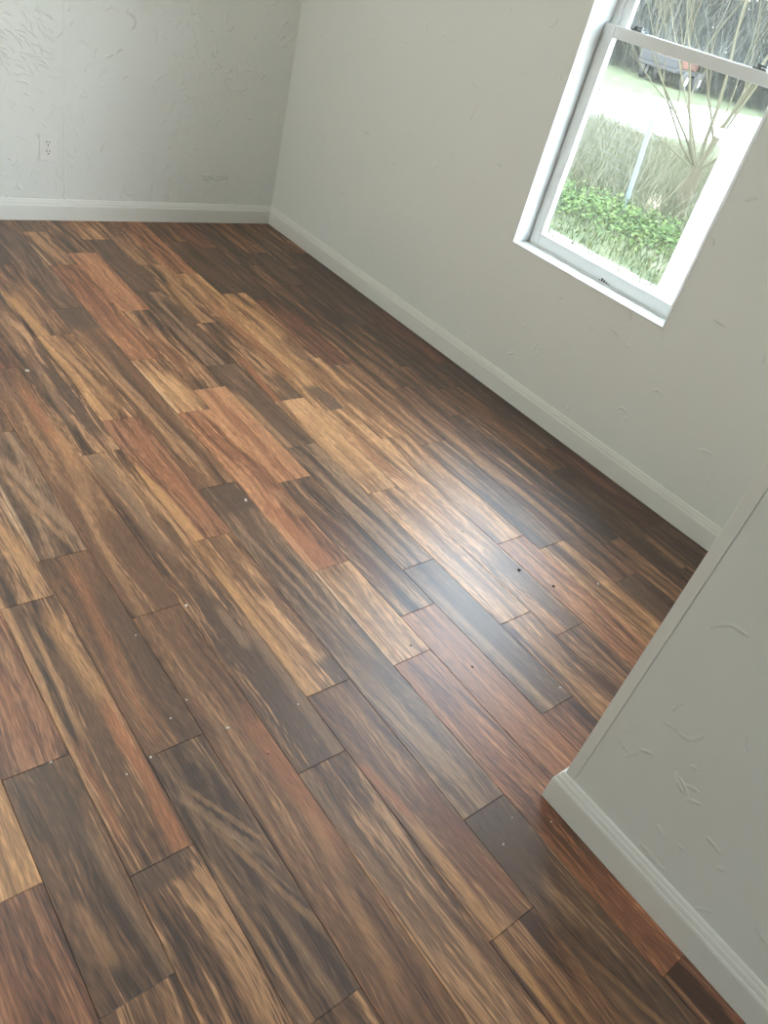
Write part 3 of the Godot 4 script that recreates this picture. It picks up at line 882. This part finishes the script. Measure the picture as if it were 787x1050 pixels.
	tag(multi("ivy_leaves", lf.mesh(), vm, xs, cs), "low bright green leafy ground cover by the pole", "ground cover")

	# leaning metal fence pole and wire mesh
	var steel := mat(rgb(70, 80, 82), 0.5, 0.5, 0.0)
	b = MB.new()
	var p0 := Vector3(8.8, GROUND - 0.1, -5.62)
	var p1 := Vector3(8.900, 0.753, -5.827)
	b.tube([p0, p1], [0.03, 0.03], 12, true)
	var pole := put("fence_pole", b.mesh(), steel)
	tag(pole, "leaning grey metal fence pole standing in the weeds", "pole")
	b = MB.new()
	var f0 := Vector3(9.0, GROUND + 0.05, -5.7)
	var f1 := Vector3(10.6, GROUND + 0.05, -9.6)
	for i in 12: b.tube([f0 + Vector3.UP * (0.1 * i), f1 + Vector3.UP * (0.1 * i)], [0.0016, 0.0016], 4)
	for i in 42:
		var q := f0.lerp(f1, i / 41.0)
		b.tube([q, q + Vector3.UP * 1.1], [0.0014, 0.0014], 4)
	var wf := base("wire_fence")
	tag(wf, "sagging square-mesh wire fence running behind the metal pole", "fence")
	put("wire_mesh", b.mesh(), steel, wf)
	b = MB.new()
	b.tube([f1 - Vector3.UP * 0.2, f1 + Vector3.UP * 1.2], [0.025, 0.025], 8, true)
	put("post", b.mesh(), steel, wf)
	# log lying at the foot of the weeds
	b = MB.new()
	b.box(Vector3(-0.5, 0, -0.09), Vector3(0.5, 0.12, 0.09), 0.02)
	var lg := put("timber_block", b.mesh(), mat(rgb(116, 104, 82), 0.9))
	lg.position = Vector3(9.75, GROUND, -5.85)
	lg.rotation.y = 0.55
	tag(lg, "weathered timber block lying beside the metal pole", "timber")

	# many-stemmed tree by the fence
	var bark := mat(rgb(66, 60, 46), 0.9, 0.2)
	var twig := mat(rgb(70, 66, 50), 0.9, 0.2)
	rng.seed = 5
	var tr := base("bare_tree", Vector3(9.75, GROUND, -5.47))
	tag(tr, "bare many-stemmed tree with yellowish branches beside the white post", "tree")
	b = MB.new()
	b.tube([Vector3(0, -0.1, 0), Vector3(0.0, 0.3, 0.0), Vector3(0.0, 0.66, 0.0)], [0.17, 0.10, 0.075], 12)
	put("trunk", b.mesh(), bark, tr)
	for d in [[-0.4, 1.0, -0.6, 0.022], [-0.1, 1.0, -0.2, 0.028], [0.1, 1.0, 0.15, 0.032], [0.5, 0.9, -0.1, 0.02], [-0.5, 0.6, -0.9, 0.016], [-0.2, 0.9, -0.9, 0.018], [0.3, 0.9, 0.6, 0.022], [-0.6, 0.35, -0.8, 0.012], [0.4, 0.8, -0.8, 0.018]]:
		b = MB.new()
		grow(b, Vector3(0.0, 0.6, 0.0), Vector3(d[0], d[1], d[2]).normalized(), 1.5, d[3], 3, 0.55)
		put("branch", b.mesh(), twig, tr)

	# low thicket between the weeds and the drive
	rng.seed = 8
	b = MB.new()
	grow(b, Vector3.ZERO, Vector3.UP, 0.6, 0.014, 3, 0.8)
	var shrub := b.mesh()
	for i in 16:
		var at := Vector3(10.6 + 1.45 * (i % 4) + rng.randf_range(-0.1, 0.1), GROUND, -9.9 + 1.4 * float(i / 4) + rng.randf_range(-0.1, 0.1))
		var s := put("bramble_bush", shrub, twig)
		s.position = at
		s.rotation.y = rng.randf() * TAU
		s.scale = Vector3.ONE * rng.randf_range(0.55, 0.75)
		tag(s, "bare twiggy bramble bush growing among the dry weeds", "bush", "bramble bushes in the weeds")

	# woods beyond the drive
	rng.seed = 21
	var greybark := mat(rgb(70, 71, 66), 0.95, 0.1)
	var protos := []
	for k in 4:
		b = MB.new()
		grow(b, Vector3.ZERO, Vector3.UP, 3.6, 0.14, 4, 0.65)
		protos.append(b.mesh())
	for i in 27:
		var o := put("woodland_tree", protos[i % 4], greybark)
		var far := 47.0 + 6.0 * float(i / 9) + rng.randf_range(-1.0, 1.0)
		var ang := -0.95 + 0.085 * (i % 9) + 0.03 * float(i / 9) + rng.randf_range(-0.01, 0.01)
		o.position = Vector3(cos(ang) * far, GROUND, sin(ang) * far - 3.0)
		o.rotation.y = rng.randf() * TAU
		var k := rng.randf_range(0.8, 1.15)
		o.scale = Vector3(k * 0.5, k, k * 0.5)
		tag(o, "bare grey woodland tree in the thicket beyond the driveway", "tree", "woodland trees beyond the driveway")
	xs = []
	cs = []
	for i in 16000:
		var far := rng.randf_range(40.0, 62.0)
		var ang := rng.randf_range(-1.0, -0.15)
		var hgt := rng.randf_range(1.0, 4.5)
		var bs := Basis.from_euler(Vector3(rng.randf_range(-0.7, 0.7), rng.randf() * TAU, rng.randf_range(-0.7, 0.7))) * Basis.from_scale(Vector3(0.02, hgt, 0.02))
		xs.append(Transform3D(bs, Vector3(cos(ang) * far, GROUND + rng.randf_range(0.0, 3.5), sin(ang) * far - 3.0)))
		cs.append(lin(rgb(52, 54, 49).lerp(rgb(92, 92, 86), rng.randf())))
	var stuff := multi("woodland_brush", stick_mesh(), vm, xs, cs)
	tag(stuff, "tangle of grey twigs and brush filling the woods", "brush")

	build_trailer()
	build_white_fence()

func stick_mesh() -> ArrayMesh:
	var b := MB.new()
	b.tube([Vector3.ZERO, Vector3(1.0, 0.5, 0.5), Vector3(0, 1, 1.5)], [1.0, 0.7, 0.2], 3)
	return b.mesh()

func build_trailer():
	var t := base("flatbed_trailer", Vector3(34.5, GROUND, -22.5))
	t.rotation.y = 0.25
	tag(t, "dark flatbed trailer with a rusty red box parked beyond the driveway", "trailer")
	var dark := mat(rgb(34, 34, 35), 0.7)
	var b := MB.new()
	b.box(Vector3(-2.2, 0.55, -0.9), Vector3(2.2, 0.72, 0.9), 0.03)
	put("deck", b.mesh(), dark, t)
	b = MB.new()
	b.box(Vector3(-0.5, 0.72, -0.8), Vector3(0.7, 1.5, 0.8), 0.05)
	put("load_box", b.mesh(), mat(rgb(84, 50, 40), 0.8), t)
	b = MB.new()
	b.tube([Vector3(0.9, 1.15, 0), Vector3(2.1, 1.15, 0)], [0.42, 0.42], 16, true)
	put("drum", b.mesh(), mat(rgb(62, 63, 63), 0.6), t)
	b = MB.new()
	b.box(Vector3(-2.2, 0.72, -0.9), Vector3(-2.1, 1.05, 0.9), 0.02)
	put("headboard", b.mesh(), dark, t)
	for x in [-0.9, 0.9]:
		for z in [-0.95, 0.95]:
			b = MB.new()
			b.tube([Vector3(x, 0.35, z - 0.1), Vector3(x, 0.35, z + 0.1)], [0.35, 0.35], 18, true)
			var w := put("wheel", b.mesh(), mat(rgb(50, 50, 52), 0.8), t)
			b = MB.new()
			b.tube([Vector3(x, 0.35, z - 0.11), Vector3(x, 0.35, z + 0.11)], [0.17, 0.17], 14, true)
			put("hub", b.mesh(), mat(rgb(190, 190, 190), 0.5), w)

func build_white_fence():
	# white boarded post and rail end standing close outside the window
	var white := mat(rgb(240, 240, 238), 0.5, 0.4)
	var f := base("white_fence", Vector3(3.5, GROUND, -1.862))
	tag(f, "white painted fence end with a capped post close outside the window", "fence")
	var b := MB.new()
	b.box(Vector3(-0.06, 0.0, 0.0), Vector3(0.06, 1.63, 0.12), 0.004)
	put("post", b.mesh(), white, f)
	b = MB.new()
	b.box(Vector3(-0.08, 1.60, -0.043), Vector3(0.08, 1.635, 0.145), 0.004)
	b.box(Vector3(-0.055, 1.635, 0.01), Vector3(0.055, 1.69, 0.11), 0.012)
	put("post_cap", b.mesh(), white, f)
	for i in 6:
		b = MB.new()
		b.box(Vector3(-0.02, 0.05, 0.124 + i * 0.145), Vector3(0.02, 1.6, 0.124 + i * 0.145 + 0.141), 0.003)
		put("board", b.mesh(), white, f)
	b = MB.new()
	b.box(Vector3(-0.05, 1.6, 0.15), Vector3(0.05, 1.66, 1.0), 0.005)
	put("top_rail", b.mesh(), white, f)
	b = MB.new()
	b.box(Vector3(-0.02, 1.15, -0.022), Vector3(0.02, 1.33, 0.0), 0.004)
	put("latch", b.mesh(), mat(rgb(170, 180, 184), 0.4, 0.5, 0.5), f)

# ---------------------------------------------------------------- scene
func _ready():
	var cam := Camera3D.new()
	cam.name = "camera"
	cam.position = Vector3(0, 1.41, 0)
	cam.rotation = Vector3(-0.61880985, -0.83242424, 0.29476672)
	cam.fov = rad_to_deg(2.0 * atan(525.0 / 782.73))
	cam.near = 0.05
	cam.far = 300.0
	add_child(cam)
	cam.make_current()

	var sky_mat := ProceduralSkyMaterial.new()
	sky_mat.sky_top_color = Color(0.86, 0.94, 1.0)
	sky_mat.sky_horizon_color = Color(0.96, 0.985, 1.0)
	sky_mat.ground_bottom_color = Color(0.6, 0.6, 0.55)
	sky_mat.ground_horizon_color = Color(0.8, 0.8, 0.78)
	sky_mat.sun_angle_max = 0.0
	sky_mat.energy_multiplier = 23.0
	var sky := Sky.new()
	sky.sky_material = sky_mat
	var env := Environment.new()
	env.background_mode = Environment.BG_SKY
	env.sky = sky
	env.tonemap_mode = Environment.TONE_MAPPER_LINEAR
	env.tonemap_exposure = 1.0
	env.sdfgi_enabled = true
	env.ssao_enabled = true
	env.ssil_enabled = true
	var we := WorldEnvironment.new()
	we.name = "world_environment"
	we.environment = env
	add_child(we)

	var glass := StandardMaterial3D.new()
	glass.albedo_color = Color(0.94, 0.98, 0.97, 0.05)
	glass.transparency = BaseMaterial3D.TRANSPARENCY_ALPHA
	glass.roughness = 0.02
	M.glass = glass

	build_room()
	build_floor()
	build_fill_lamp()
	build_outlet()
	build_outdoors()
	build_crumbs()
